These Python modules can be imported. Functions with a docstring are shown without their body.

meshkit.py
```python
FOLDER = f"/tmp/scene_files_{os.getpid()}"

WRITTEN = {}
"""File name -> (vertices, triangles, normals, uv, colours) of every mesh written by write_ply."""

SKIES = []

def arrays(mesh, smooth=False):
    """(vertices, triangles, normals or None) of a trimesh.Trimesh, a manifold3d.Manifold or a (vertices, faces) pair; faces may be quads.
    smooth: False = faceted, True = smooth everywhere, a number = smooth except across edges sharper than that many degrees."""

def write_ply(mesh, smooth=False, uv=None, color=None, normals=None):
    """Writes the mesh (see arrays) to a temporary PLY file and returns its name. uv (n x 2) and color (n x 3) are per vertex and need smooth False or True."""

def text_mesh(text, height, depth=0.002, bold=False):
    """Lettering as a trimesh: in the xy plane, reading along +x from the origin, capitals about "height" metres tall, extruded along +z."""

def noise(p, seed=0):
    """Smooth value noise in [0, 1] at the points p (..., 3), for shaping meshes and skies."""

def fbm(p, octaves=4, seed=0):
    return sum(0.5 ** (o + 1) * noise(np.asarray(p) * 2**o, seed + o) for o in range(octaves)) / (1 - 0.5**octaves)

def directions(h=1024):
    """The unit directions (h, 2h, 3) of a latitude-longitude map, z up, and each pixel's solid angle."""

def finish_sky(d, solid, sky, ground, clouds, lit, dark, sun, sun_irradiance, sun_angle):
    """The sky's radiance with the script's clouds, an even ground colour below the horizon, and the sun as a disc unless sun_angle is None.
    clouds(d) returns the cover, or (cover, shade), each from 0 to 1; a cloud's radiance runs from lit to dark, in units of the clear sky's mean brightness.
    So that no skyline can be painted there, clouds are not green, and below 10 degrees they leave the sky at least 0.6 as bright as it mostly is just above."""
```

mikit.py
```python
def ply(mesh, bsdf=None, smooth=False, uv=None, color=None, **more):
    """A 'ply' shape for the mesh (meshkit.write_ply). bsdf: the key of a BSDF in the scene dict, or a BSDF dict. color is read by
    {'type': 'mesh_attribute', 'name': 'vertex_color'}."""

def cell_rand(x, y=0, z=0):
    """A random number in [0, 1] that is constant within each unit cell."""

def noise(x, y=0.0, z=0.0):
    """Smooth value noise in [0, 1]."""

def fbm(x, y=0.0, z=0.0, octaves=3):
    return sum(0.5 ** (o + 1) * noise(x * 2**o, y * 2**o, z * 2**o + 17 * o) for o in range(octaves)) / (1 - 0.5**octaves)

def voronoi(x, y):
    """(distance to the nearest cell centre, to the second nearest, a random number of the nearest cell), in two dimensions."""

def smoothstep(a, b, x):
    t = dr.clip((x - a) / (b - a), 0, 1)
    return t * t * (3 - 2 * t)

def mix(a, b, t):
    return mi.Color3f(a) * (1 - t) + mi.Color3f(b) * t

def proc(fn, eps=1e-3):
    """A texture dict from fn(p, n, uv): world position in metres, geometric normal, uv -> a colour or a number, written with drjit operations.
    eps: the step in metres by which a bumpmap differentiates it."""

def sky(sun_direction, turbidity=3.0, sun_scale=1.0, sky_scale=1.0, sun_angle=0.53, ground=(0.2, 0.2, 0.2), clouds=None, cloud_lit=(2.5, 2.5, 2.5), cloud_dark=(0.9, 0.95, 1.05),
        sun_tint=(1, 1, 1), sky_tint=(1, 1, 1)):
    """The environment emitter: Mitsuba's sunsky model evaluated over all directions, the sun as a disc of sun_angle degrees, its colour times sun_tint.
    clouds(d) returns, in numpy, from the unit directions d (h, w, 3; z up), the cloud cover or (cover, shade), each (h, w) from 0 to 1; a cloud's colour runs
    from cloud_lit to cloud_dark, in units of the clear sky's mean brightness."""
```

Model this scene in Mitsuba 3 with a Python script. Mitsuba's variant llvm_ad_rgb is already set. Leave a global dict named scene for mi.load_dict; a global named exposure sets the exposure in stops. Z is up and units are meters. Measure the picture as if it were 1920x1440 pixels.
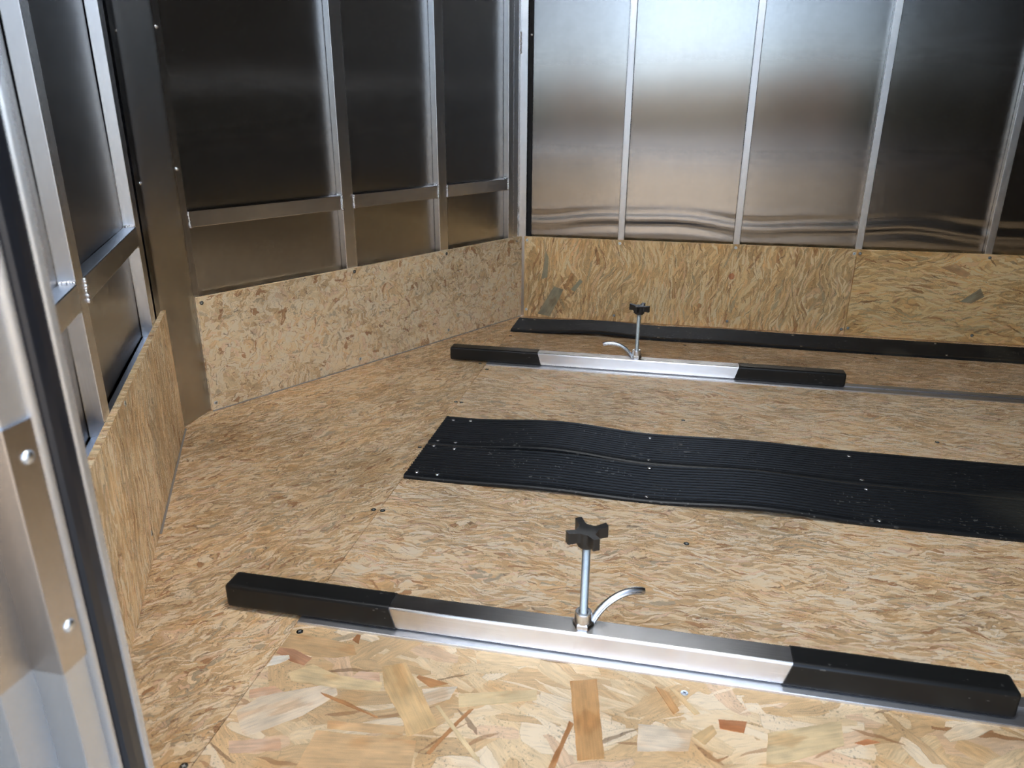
import math, random
import numpy as np, trimesh, shapely
import shapely.geometry as sg
import manifold3d as m3
import drjit as dr
import mitsuba as mi
import mikit, meshkit
from mikit import noise, fbm, smoothstep

T = mi.ScalarTransform4f
rng = random.Random(7)
scene, labels = {}, {}

# ------------------------------------------------------------------ camera, sky, exposure
CAM = np.array([0.0, 0.0, 0.7638])
RIGHT, DOWN, FWD = np.array([0.98, 0.201, 0.006]), np.array([0.075, -0.342, -0.937]), np.array([-0.186, 0.918, -0.35])
FWD = FWD / np.linalg.norm(FWD)
FOV = 2 * math.degrees(math.atan(960 / 1399.26))
scene['camera'] = {
    'type': 'thinlens', 'fov': FOV, 'fov_axis': 'x', 'near_clip': 0.02, 'far_clip': 500.0,
    'aperture_radius': 0.0016, 'focus_distance': 1.7,
    'to_world': T().look_at(origin=CAM.tolist(), target=(CAM + FWD).tolist(), up=(-DOWN).tolist()),
}
exposure = 2.75


def cloud_cover(d):
    q = d / np.maximum(d[..., 2:3], 0.12)
    return 0.75 * np.clip(meshkit.fbm(np.stack([q[..., 0] * 1.3, q[..., 1] * 1.3, q[..., 2] * 0], -1), 4, 3) * 2.4 - 0.7, 0, 1)


SUN = np.array([0.55, 0.45, 0.75])
scene['sky'] = mikit.sky(SUN, turbidity=4.0, sun_scale=1.2, sky_scale=3.4, ground=(0.3, 0.28, 0.24), clouds=cloud_cover,
                         cloud_lit=(1.7, 1.7, 1.7), cloud_dark=(1.0, 1.02, 1.05))
# fill lamp added on the ceiling over the door, out of view (built below)
FILL_LAMP = 19.0

# ------------------------------------------------------------------ materials


def lin(r, g, b):
    f = lambda c: (c / 255 / 12.92) if c / 255 <= 0.04045 else ((c / 255 + 0.055) / 1.055) ** 2.4
    return (f(r), f(g), f(b))


def pick(k, vals):
    out = vals[0]
    for i, v in enumerate(vals[1:], 1):
        out = dr.select(k > i - 0.5, v, out)
    return out


def pickc(k, vals):
    return mi.Color3f(pick(k, [mi.Float(v[0]) for v in vals]), pick(k, [mi.Float(v[1]) for v in vals]), pick(k, [mi.Float(v[2]) for v in vals]))


def hash4(ix, iy, seed):
    x = mi.UInt32(mi.Int32(ix) + 1000000)
    y = mi.UInt32(mi.Int32(iy) + 1000000)
    h = x * mi.UInt32(374761393) + y * mi.UInt32(668265263) + mi.UInt32((seed * 2246822519) & 0xFFFFFFFF)
    h = (h ^ (h >> 13)) * mi.UInt32(1274126177)
    h = (h ^ (h >> 15)) * mi.UInt32(2246822519)
    h = h ^ (h >> 13)
    g = lambda v: mi.Float(v & 0xFF) / 255.0
    return g(h), g(h >> 8), g(h >> 16), g(h >> 24)


CREAM = [lin(226, 206, 172), lin(214, 191, 153), lin(236, 221, 194)]
TAN = [lin(202, 170, 126), lin(190, 160, 120)]
BROWN, DARK, PINK, GREY = lin(158, 112, 72), lin(104, 70, 44), lin(212, 183, 154), lin(170, 154, 130)
# styles:      0 nose  1 near  2 middle 3 far   4 kick nose far  5 kick far A 6 kick far B 7 kick nose near
S_LEN = [0.024, 0.072, 0.030, 0.030, 0.024, 0.046, 0.046, 0.034]
S_ASP = [0.25, 0.36, 0.18, 0.17, 0.42, 0.115, 0.125, 0.13]
S_SPR = [1.0, 1.5, 0.8, 0.7, 2.6, 0.75, 0.75, 0.6]
S_WOB = [0.34, 0.12, 0.30, 0.30, 0.50, 0.20, 0.18, 0.25]
S_GREY = [0.04, 0.015, 0.04, 0.05, 0.02, 0.07, 0.08, 0.08]
S_TANS = [0.42, 0.40, 0.40, 0.48, 0.24, 0.42, 0.38, 0.46]
S_CON = [0.82, 0.68, 0.86, 0.86, 0.68, 0.80, 0.80, 0.78]
S_FINE = [0.5, 0.2, 0.5, 0.5, 0.5, 0.5, 0.5, 0.5]
S_TINT = [(1.05, 0.93, 0.81), (1.00, 0.91, 0.82), (1.17, 1.075, 1.0), (0.95, 0.83, 0.74), (1.12, 1.06, 0.97), (1.16, 1.02, 0.78), (1.22, 1.06, 0.76), (1.08, 1.00, 0.88)]


def strand_layer(u, v, seed, cx, cy, hl, hw, spread, thin, keep, state):
    """One layer of overlapping strands: in every cell one strand (rotated, ragged), the highest of those over a point wins."""
    best, tone, s0, t0, edge = state
    gu, gv = u / cx, v / cy
    iu, iv = dr.floor(gu), dr.floor(gv)
    lb = mi.Float(-1)
    for a in (-1, 0, 1):
        for b in (-1, 0, 1):
            r1, r2, r3, r4 = hash4(iu + a, iv + b, seed)
            q1, q2, q3, q4 = hash4(iu + a, iv + b, seed + 17)
            du = u - (iu + a + 0.15 + 0.7 * r1) * cx
            dv = v - (iv + b + 0.15 + 0.7 * r2) * cy
            ang = (r3 - 0.5) * spread
            c, s = dr.cos(ang), dr.sin(ang)
            x, y = du * c + dv * s, dv * c - du * s
            L, W = hl * (0.55 + 0.55 * r4), hw * (0.45 + 0.75 * q1)
            W = W * (1 - thin * dr.square(x / L))
            e = dr.minimum(L - dr.abs(x), W - dr.abs(y))
            on = (e > 0) & (q2 < keep) & (q3 > lb)
            lb = dr.select(on, q3, lb)
            tone = dr.select(on, q4, tone)
            s0, t0 = dr.select(on, x + 3.7 * r1, s0), dr.select(on, y + 1.3 * r2, t0)
            edge = dr.select(on, e, edge)
    return (dr.maximum(best, lb), tone, s0, t0, edge), lb > -0.5


def osb_color(p, n, uv):
    k = dr.floor(uv.x / 16)
    u, v = uv.x - k * 16 - 8, uv.y
    ln, asp, spr, wob = pick(k, S_LEN), pick(k, S_ASP), pick(k, S_SPR), pick(k, S_WOB)
    w = ln * wob
    f = 1.7 / ln
    uu = u + w * (noise(u * f * 0.7, v * f * 1.6, k * 9.1) - 0.5) + 0.35 * w * (noise(u * f * 2.3, v * f * 5, k * 3.3) - 0.5)
    vv = v + w * 0.75 * (noise(u * f * 0.9, v * f * 1.3, 50 + k * 5.7) - 0.5) + 0.4 * w * (noise(u * f * 2.9, v * f * 4.1, 31 + k) - 0.5)
    # the strands do not all lie one way: the field of directions drifts
    vv = vv + ln * 1.1 * (noise(u * f * 0.22, v * f * 0.34, 70 + k) - 0.5)
    uu = uu + ln * 0.6 * (noise(u * f * 0.3, v * f * 0.5, 90 + k) - 0.5)
    st = (mi.Float(-1), mi.Float(0.3), uu, vv, ln)
    st, _ = strand_layer(uu, vv, 1, ln, ln * dr.maximum(asp, 0.3) * 1.2, ln * 0.95, ln * asp, spr, 0.2, 1.0, st)
    st, _ = strand_layer(uu, vv, 2, ln * 0.8, ln * dr.maximum(asp, 0.3), ln * 0.78, ln * asp * 0.55, spr * 1.2, 0.5, 0.75, st)
    _, tone, s0, t0, edge = st
    st, fine = strand_layer(uu + 0.013, vv, 3, ln * 0.62, ln * 0.3, ln * 0.5, ln * 0.045, spr * 1.2, 0.9, pick(k, S_FINE), st)
    ftone = st[1]
    # palette
    gp, tp = pick(k, S_GREY), pick(k, S_TANS)
    j = dr.square(dr.sin(tone * 171.3))
    cream = pickc(dr.floor(j * 2.99), CREAM)
    tan = pickc(dr.floor(j * 1.99), TAN)
    col = dr.select(tone < tp, tan, cream)
    col = dr.select(tone > 0.87, mi.Color3f(PINK), col)
    dk = dr.select(dr.abs(k - 1) < 0.5, 0.988, 0.968)
    col = dr.select(tone > dk, mi.Color3f(BROWN), col)
    col = dr.select(tone < gp, mi.Color3f(GREY), col)
    mean = mi.Color3f(CREAM[1])
    col = dr.select(tone > dk, col * 0.8 + mean * 0.2, mean + (col - mean) * pick(k, S_CON))
    # wood grain along the strand, and the dark line where it overlaps
    grain = noise(s0 * 38, t0 * 1500, tone * 40) * 0.5 + noise(s0 * 90, t0 * 520, 7.0) * 0.5
    col = col * (0.74 + 0.50 * grain)
    col = col * (1 + dr.select(dr.abs(k - 1) < 0.5, 0.06, 0.0) * dr.sin(s0 * 3900 + 3 * noise(s0 * 40, t0 * 40, 2.0)))
    line = 1 - smoothstep(0.0001, 0.0009, edge)
    col = col * (1 - dr.select(dr.abs(k - 4) < 0.5, 0.22, 0.38) * line * smoothstep(0.35, 0.75, j))
    # the thin slivers on top: dark ones, rusty ones and pale ones
    sl = dr.select(ftone < 0.34, mi.Color3f(BROWN) * 0.85, dr.select(ftone < 0.52, mi.Color3f(DARK), mi.Color3f(CREAM[2]) * 1.05))
    col = dr.select(fine, sl * 0.62 + col * 0.38, col)
    # broad tone drift and dirt specks
    big = fbm(u * 6, v * 8, 11 + k * 3, octaves=4)
    col = col * (0.66 + 0.66 * big)
    rust = smoothstep(0.56, 0.74, fbm(u * 16, v * 24, 40 + k, octaves=3))
    col = col * (1 - rust * mi.Color3f(0.07, 0.13, 0.21) * dr.select(dr.abs(k - 4) < 0.5, 0.3, 1.0))
    speck = smoothstep(0.80, 0.86, noise(u * 520, v * 520, 3 + k)) * 0.8 * smoothstep(0.45, 0.7, noise(u * 23, v * 23, 60))
    col = col * (1 - 0.5 * speck)
    col = col * pickc(k, S_TINT)
    return col / dr.maximum(1, dr.maximum(col.x, dr.maximum(col.y, col.z)) / 0.84)


STRANDS = dict(tan=(212, 174, 122), white=(228, 204, 172), brown=(182, 128, 80), orange=(210, 170, 122), pinkbrown=(194, 142, 106), pale=(244, 232, 210),
               straw=(222, 192, 144), pink=(222, 184, 150), dark=(158, 106, 66), tan2=(200, 150, 96), red=(198, 132, 86), gray=(160, 146, 116))
S_KEYS = list(STRANDS)


def strand_color(p, n, uv):
    k = dr.floor(uv.x / 16)
    u, v = uv.x - k * 16 - 8, uv.y
    base = pickc(k, [lin(*STRANDS[q]) for q in S_KEYS])
    g = noise(u * 25, v * 900, k) * 0.5 + noise(u * 60, v * 300, 4.0) * 0.5
    saw = dr.sin(v * 4200 + 3 * noise(u * 30, v * 60, 9.0))           # the fine ridges that the flaker's knives left
    m = fbm(u * 30, v * 45, 5.0, octaves=3)
    st = smoothstep(0.5, 0.72, fbm(u * 22, v * 60, 9.0 + k, octaves=3))
    return base * 0.93 * (0.64 + 0.34 * g + 0.55 * (m - 0.2)) * (1 + 0.05 * saw) * (1 - st * mi.Color3f(0.10, 0.20, 0.30))


def tex(c):
    return {'type': 'rgb', 'value': list(c)} if isinstance(c, tuple) else mikit.proc(c)


def principled(c, rough, spec=0.4, metallic=0.0, **more):
    return {'type': 'twosided', 'b': {'type': 'principled', 'base_color': tex(c), 'roughness': rough, 'specular': spec, 'metallic': metallic, **more}}


def metal(au, av=None, refl=0.8, mat='Al', fn=None, dist='beckmann'):
    return {'type': 'twosided', 'b': {'type': 'roughconductor', 'material': mat, 'distribution': dist, 'alpha_u': au, 'alpha_v': av or au,
                                      'specular_reflectance': mikit.proc(fn) if fn else {'type': 'rgb', 'value': refl if isinstance(refl, (tuple, list)) else [refl] * 3}}}


def skin_refl(p, n, uv):
    streak = noise(uv.x * 900, uv.y * 14, 2.0) * 0.6 + noise(uv.x * 2500, uv.y * 90, 6.0) * 0.4
    return mi.Color3f(0.48, 0.478, 0.468) * (0.90 + 0.16 * streak - 0.06 * fbm(uv.x * 6, uv.y * 4, 3.0))


def tube_refl(p, n, uv):
    blot = fbm(p.x * 9, p.y * 9, p.z * 9)
    fine = noise(p.x * 700, p.y * 700, p.z * 30)
    return mi.Color3f(0.84, 0.85, 0.86) * (0.86 + 0.12 * blot + 0.08 * fine)


def bar_refl(p, n, uv):
    fine = noise(p.x * 6, p.y * 1300, p.z * 1300) * 0.6 + noise(p.x * 18, p.y * 500, p.z * 500) * 0.4
    return mi.Color3f(0.90, 0.90, 0.90) * (0.84 + 0.20 * fine)


def rubber_color(p, n, uv):
    dust = smoothstep(0.80, 0.86, noise(p.x * 210, p.y * 210, p.z * 210)) * smoothstep(0.5, 0.8, noise(p.x * 13, p.y * 19, 1.0))
    stain = smoothstep(0.55, 0.8, noise(p.x * 9, p.y * 4, 40.0)) * smoothstep(0.62, 0.72, p.x)
    return mi.Color3f(0.0085, 0.0095, 0.0105) * (0.85 + 0.4 * noise(p.x * 60, p.y * 500, 2.0)) + mi.Color3f(0.20, 0.19, 0.165) * 0.35 * dust + mi.Color3f(0.05, 0.045, 0.03) * stain * 0.35


def cap_color(p, n, uv):
    dust = smoothstep(0.83, 0.88, noise(p.x * 170, p.y * 260, p.z * 260)) * smoothstep(0.55, 0.8, noise(p.x * 11, 5.0, p.z * 20))
    return mi.Color3f(0.010, 0.010, 0.0095) + mi.Color3f(0.16, 0.15, 0.13) * 0.3 * dust


scene['osb'] = principled(osb_color, 0.62, 0.25)
scene['strand_wood'] = principled(strand_color, 0.58, 0.25)
scene['skin'] = metal(0.15, 0.012, fn=skin_refl)
scene['nose_metal'] = metal(0.17, 0.10, fn=skin_refl)
scene['frame'] = metal(0.10, 0.26, fn=tube_refl)
scene['bar_metal'] = metal(0.08, 0.32, fn=bar_refl)
scene['track_metal'] = metal(0.12, 0.25, fn=bar_refl, dist='ggx')
scene['weld'] = metal(0.22, refl=0.72)
scene['zinc'] = metal(0.42, refl=(0.74, 0.80, 0.80))
scene['bright_zinc'] = metal(0.20, refl=(0.84, 0.87, 0.89))
scene['dark_screw'] = metal(0.25, refl=0.16)
scene['rubber'] = principled(rubber_color, 0.40, 0.26)
scene['sleeve_plastic'] = principled(cap_color, 0.33, 0.3)
scene['knob_plastic'] = principled((0.012, 0.011, 0.010), 0.42, 0.5)
scene['seal'] = principled((0.012, 0.013, 0.016), 0.22, 0.6)
scene['black_gap'] = principled((0.008, 0.008, 0.008), 0.6, 0.2)
scene['steel_plate'] = metal(0.08, 0.20, refl=(0.60, 0.57, 0.54))
scene['jamb_metal'] = metal(0.07, 0.48, refl=(0.88, 0.92, 0.95), dist='ggx')
scene['door_paint'] = principled((0.10, 0.10, 0.105), 0.3, 0.5)
scene['sealant'] = principled(lin(150, 138, 128), 0.5)

# ------------------------------------------------------------------ mesh helpers
cat = trimesh.util.concatenate


def T4(x=None, y=None, z=None, o=(0, 0, 0)):
    m = np.eye(4)
    for i, a in enumerate((x, y, z)):
        if a is not None:
            m[:3, i] = a
    m[:3, 3] = o
    return m


def place(mesh, m):
    mesh = mesh.copy()
    mesh.apply_transform(m)
    return mesh


def cbox(lo, hi, c=0.0015):
    """A box with chamfered edges."""
    lo, hi = np.asarray(lo, float), np.asarray(hi, float)
    mid, h = (lo + hi) / 2, (hi - lo) / 2
    c = min(c, *(h * 0.45))
    pts = []
    for sx in (-1, 1):
        for sy in (-1, 1):
            for sz in (-1, 1):
                for i in range(3):
                    q = h.copy()
                    q -= c
                    q[i] += c
                    pts.append(mid + q * (sx, sy, sz))
    return trimesh.convex.convex_hull(np.array(pts))


def extrude(poly, length):
    return trimesh.creation.extrude_polygon(poly, length, engine='earcut')


def rrect(w, d, r):
    return sg.box(-w / 2 + r, -d / 2 + r, w / 2 - r, d / 2 - r).buffer(r, quad_segs=4)


def along(poly, a, b, xdir):
    """The outline extruded from a to b; its x axis points along xdir."""
    a, b = np.asarray(a, float), np.asarray(b, float)
    z = (b - a) / np.linalg.norm(b - a)
    x = np.asarray(xdir, float)
    x = x - z * (x @ z)
    x /= np.linalg.norm(x)
    return place(extrude(poly, np.linalg.norm(b - a)), T4(x, np.cross(z, x), z, a))


def ring_tube(poly, a, b, xdir, flat=False):
    """As along(), with uv (length, perimeter) so that the drawn grain of the metal follows the tube. Returns (mesh, uv)."""
    a, b = np.asarray(a, float), np.asarray(b, float)
    L = np.linalg.norm(b - a)
    z = (b - a) / L
    x = np.asarray(xdir, float)
    x = x - z * (x @ z)
    x /= np.linalg.norm(x)
    y = np.cross(z, x)
    r = np.array(sg.polygon.orient(poly, 1.0).exterior.coords)
    per = np.concatenate([[0], np.cumsum(np.linalg.norm(np.diff(r, axis=0), axis=1))])
    W = lambda p, t: a + p[0] * x + p[1] * y + z * t
    v, uv, f = [], [], []
    n = len(r)
    if flat:
        for i in range(n - 1):
            k = len(v)
            v += [W(r[i], 0), W(r[i + 1], 0), W(r[i + 1], L), W(r[i], L)]
            uv += [(0, per[i]), (0, per[i + 1]), (L, per[i + 1]), (L, per[i])]
            f += [(k, k + 1, k + 2), (k, k + 2, k + 3)]
    else:
        for i in range(n):
            v += [W(r[i], 0), W(r[i], L)]
            uv += [(0, per[i]), (L, per[i])]
        for i in range(n - 1):
            k = 2 * i
            f += [(k, k + 2, k + 3), (k, k + 3, k + 1)]
    tv, tf = trimesh.creation.triangulate_polygon(poly, engine='earcut')
    for t, flip in ((0, True), (L, False)):
        k = len(v)
        v += [W(q, t) for q in tv]
        uv += [(q[0] + t, q[1]) for q in tv]
        for q in tf:
            c = np.cross(np.append(tv[q[1]] - tv[q[0]], 0), np.append(tv[q[2]] - tv[q[0]], 0))[2]
            q = q if (c > 0) != flip else q[::-1]
            f.append(tuple(k + int(w) for w in q))
    return trimesh.Trimesh(np.array(v), np.array(f), process=False), np.array(uv)


def lathe(profile, n=24):
    return trimesh.creation.revolve(np.array(profile, float), sections=n)


def rounded_box(lo, hi, r, seg=20):
    s = m3.Manifold.sphere(r, seg)
    c = [s.translate([x, y, z]) for x in (lo[0] + r, hi[0] - r) for y in (lo[1] + r, hi[1] - r) for z in (lo[2] + r, hi[2] - r)]
    return m3.Manifold.batch_hull(c)


def to_tri(m):
    q = m.to_mesh()
    return trimesh.Trimesh(q.vert_properties[:, :3], q.tri_verts, process=False)


def sweep(points, radii, seg=14, flat=1.0, up=(0, 0, 1)):
    """A closed tube through the points, its section an ellipse flattened along 'up'."""
    p = np.asarray(points, float)
    t = np.gradient(p, axis=0)
    t /= np.linalg.norm(t, axis=1, keepdims=True)
    side = np.cross(t, np.asarray(up, float))
    side /= np.linalg.norm(side, axis=1, keepdims=True)
    nrm = np.cross(side, t)
    a = np.arange(seg) * 2 * np.pi / seg
    r = np.broadcast_to(radii, (len(p),))[:, None, None]
    v = (p[:, None] + r * (np.cos(a)[None, :, None] * side[:, None] + flat * np.sin(a)[None, :, None] * nrm[:, None])).reshape(-1, 3)
    n, f = len(p), []
    for i in range(n - 1):
        for j in range(seg):
            q = i * seg + j, i * seg + (j + 1) % seg, (i + 1) * seg + (j + 1) % seg, (i + 1) * seg + j
            f += [(q[0], q[2], q[1]), (q[0], q[3], q[2])]
    v = np.vstack([v, p[0], p[-1]])
    for j in range(seg):
        f += [(n * seg, j, (j + 1) % seg), (n * seg + 1, (n - 1) * seg + (j + 1) % seg, (n - 1) * seg + j)]
    m = trimesh.Trimesh(v, f, process=False)
    if m.volume < 0:
        m.invert()
    return m


def numbered(key):
    if key not in scene and key not in labels and not any(q.startswith(key + '__') for q in scene):
        return key
    i = 1
    while f'{key}_{i:03d}' in scene or f'{key}_{i:03d}' in labels or any(q.startswith(f'{key}_{i:03d}__') for q in scene):
        i += 1
    return f'{key}_{i:03d}'


def thing(name, label, category=None, group=None, kind=None):
    key = numbered(name)
    labels[key] = {'label': label}
    if category:
        labels[key]['category'] = category
    if group:
        labels[key]['group'] = group
    if kind:
        labels[key]['kind'] = kind
    return key


def part(parent, name, mesh, bsdf, smooth=False, label=None, kind=None, **kw):
    key = numbered(f'{parent}__{name}')
    scene[key] = mesh if isinstance(mesh, dict) else mikit.ply(mesh, bsdf, smooth, **kw)
    if label or kind:
        labels[key] = {}
        if label:
            labels[key]['label'] = label
        if kind:
            labels[key]['kind'] = kind
    return key


def uvbox(lo, hi, axes, style, off=(0, 0), org=(0, 0, 0), rot=None):
    """A board (a box with subdivided faces): vertices and metre uv of the wood texture on every face; axes: unit vectors of board length, width and thickness."""
    e = [np.asarray(a, float) for a in axes]
    v, f, uv = [], [], []
    for ax in range(3):
        for sgn in (0, 1):
            i, j = [q for q in range(3) if q != ax]
            c = []
            for (a, b) in ((0, 0), (1, 0), (1, 1), (0, 1)):
                q = np.zeros(3)
                q[ax] = hi[ax] if sgn else lo[ax]
                q[i] = hi[i] if a else lo[i]
                q[j] = hi[j] if b else lo[j]
                c.append(q)
            nrm = np.cross(c[1] - c[0], c[2] - c[0])
            if (nrm[ax] > 0) != bool(sgn):
                c = c[::-1]
            base = len(v)
            for q in c:
                v.append(np.asarray(org) + sum(q[m] * e[m] for m in range(3)))
                a, b = (q[0], q[1]) if ax == 2 else (q[0], q[2] + 3) if ax == 1 else (q[1], q[2] + 5)
                if rot:
                    a, b = a * math.cos(rot) + b * math.sin(rot), b * math.cos(rot) - a * math.sin(rot)
                uv.append((a + off[0] + style * 16 + 8, b + off[1]))
            f += [(base, base + 1, base + 2), (base, base + 2, base + 3)]
    m = trimesh.Trimesh(np.array(v), np.array(f), process=False)
    if m.volume < 0:
        m.invert()
    return m, np.array(uv)


def flat_board(poly, z0, z1, style, rot=0.0, off=(0, 0)):
    """A floor board of any outline, uv from its plan."""
    m = extrude(poly, z1 - z0)
    m = trimesh.Trimesh(m.vertices[m.faces].reshape(-1, 3), np.arange(len(m.faces) * 3).reshape(-1, 3), process=False)
    m.apply_translation([0, 0, z0])
    p = m.vertices
    a, b = p[:, 0] + 0.3 * p[:, 2], p[:, 1] + p[:, 2]
    uv = np.stack([a * math.cos(rot) + b * math.sin(rot) + off[0] + style * 16 + 8, b * math.cos(rot) - a * math.sin(rot) + off[1]], 1)
    return m, uv


# ------------------------------------------------------------------ plan of the trailer (metres; the camera stands at the origin outside the side door)
YF, YN = 2.744, 0.397                       # faces of the far and the near kick panels
P1, P2 = np.array([-1.14, 1.629]), np.array([-0.524, 2.746])     # far nose wall, face of its kick panel
N1, N2 = np.array([-1.14, 1.511]), np.array([-0.524, 0.394])     # near nose wall
XREAR, ZTOP, HK = 3.3, 1.96, 0.305
tF = (P2 - P1) / np.linalg.norm(P2 - P1)
nF = np.array([-tF[1], tF[0]])              # outward
tN = (N2 - N1) / np.linalg.norm(N2 - N1)
nN = np.array([tN[1], -tN[0]])              # outward
LW = np.linalg.norm(P2 - P1)
XS, Y_TRACK = -0.521, 0.9078
v3 = lambda xy, z: np.array([xy[0], xy[1], z])
Z3 = np.array([0, 0, 1.0])

# ------------------------------------------------------------------ floor
floor = thing('floor', 'strand board floor of the trailer, made of several boards', kind='structure')
e = 0.0011


def add_board(name, poly, style, rot=0.0, off=(0, 0), label=None):
    m, uv = flat_board(poly, -0.02, 0.0, style, rot, off)
    return part(floor, name, m, 'osb', uv=uv, label=label)


nose_poly = sg.Polygon([(XS - e, YN), (-0.55, 0.44), N1 + nN * 0.01, P1 + nF * 0.01, (XS - e, YF)])
add_board('board', nose_poly, 0, rot=0.9, label='floor board in the nose, grain running slantwise')
near_board = add_board('board', sg.box(XS, 0.36, XREAR, Y_TRACK), 1, label='floor board in front, with broad pale strands')
add_board('board', sg.box(XS, Y_TRACK + e, XREAR, 1.5468), 2, rot=0.03, off=(0.7, 0.3))
add_board('board', sg.box(XS, 1.5475, XREAR, 2.1785), 2, rot=-0.03, off=(-1.3, -1.7))
add_board('board', sg.box(XS, 2.179, XREAR, YF + 0.03), 3, rot=0.02)


def strand_mesh(pts, frame, k, h):
    """A wood strand lying on a board: a thin slab of the given outline; frame maps (a, b, height) to the world."""
    p = np.array(pts)
    # ragged edges
    q = []
    for a, b in zip(p, np.roll(p, -1, 0)):
        n = max(1, int(np.linalg.norm(b - a) / 0.012))
        for i in range(n):
            w = a + (b - a) * i / n
            q.append(w + np.array([rng.uniform(-1, 1), rng.uniform(-1, 1)]) * (0.0007 if i else 0))
    poly = sg.Polygon(q).buffer(0)
    if poly.geom_type != 'Polygon':
        poly = max(poly.geoms, key=lambda g: g.area)
    m = extrude(poly, h)
    m = trimesh.Trimesh(m.vertices[m.faces].reshape(-1, 3), np.arange(len(m.faces) * 3).reshape(-1, 3), process=False)
    r = np.array(poly.minimum_rotated_rectangle.exterior.coords)
    d1, d2 = r[1] - r[0], r[2] - r[1]
    d = d1 if np.linalg.norm(d1) > np.linalg.norm(d2) else d2
    d = d / np.linalg.norm(d)
    loc = m.vertices
    uv = np.stack([loc[:, 0] * d[0] + loc[:, 1] * d[1] + S_KEYS.index(k) * 16 + 8, loc[:, 1] * d[0] - loc[:, 0] * d[1]], 1)
    m.vertices = np.array([frame(*w) for w in loc])
    if m.volume < 0:
        m.invert()
    return m, uv


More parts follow.
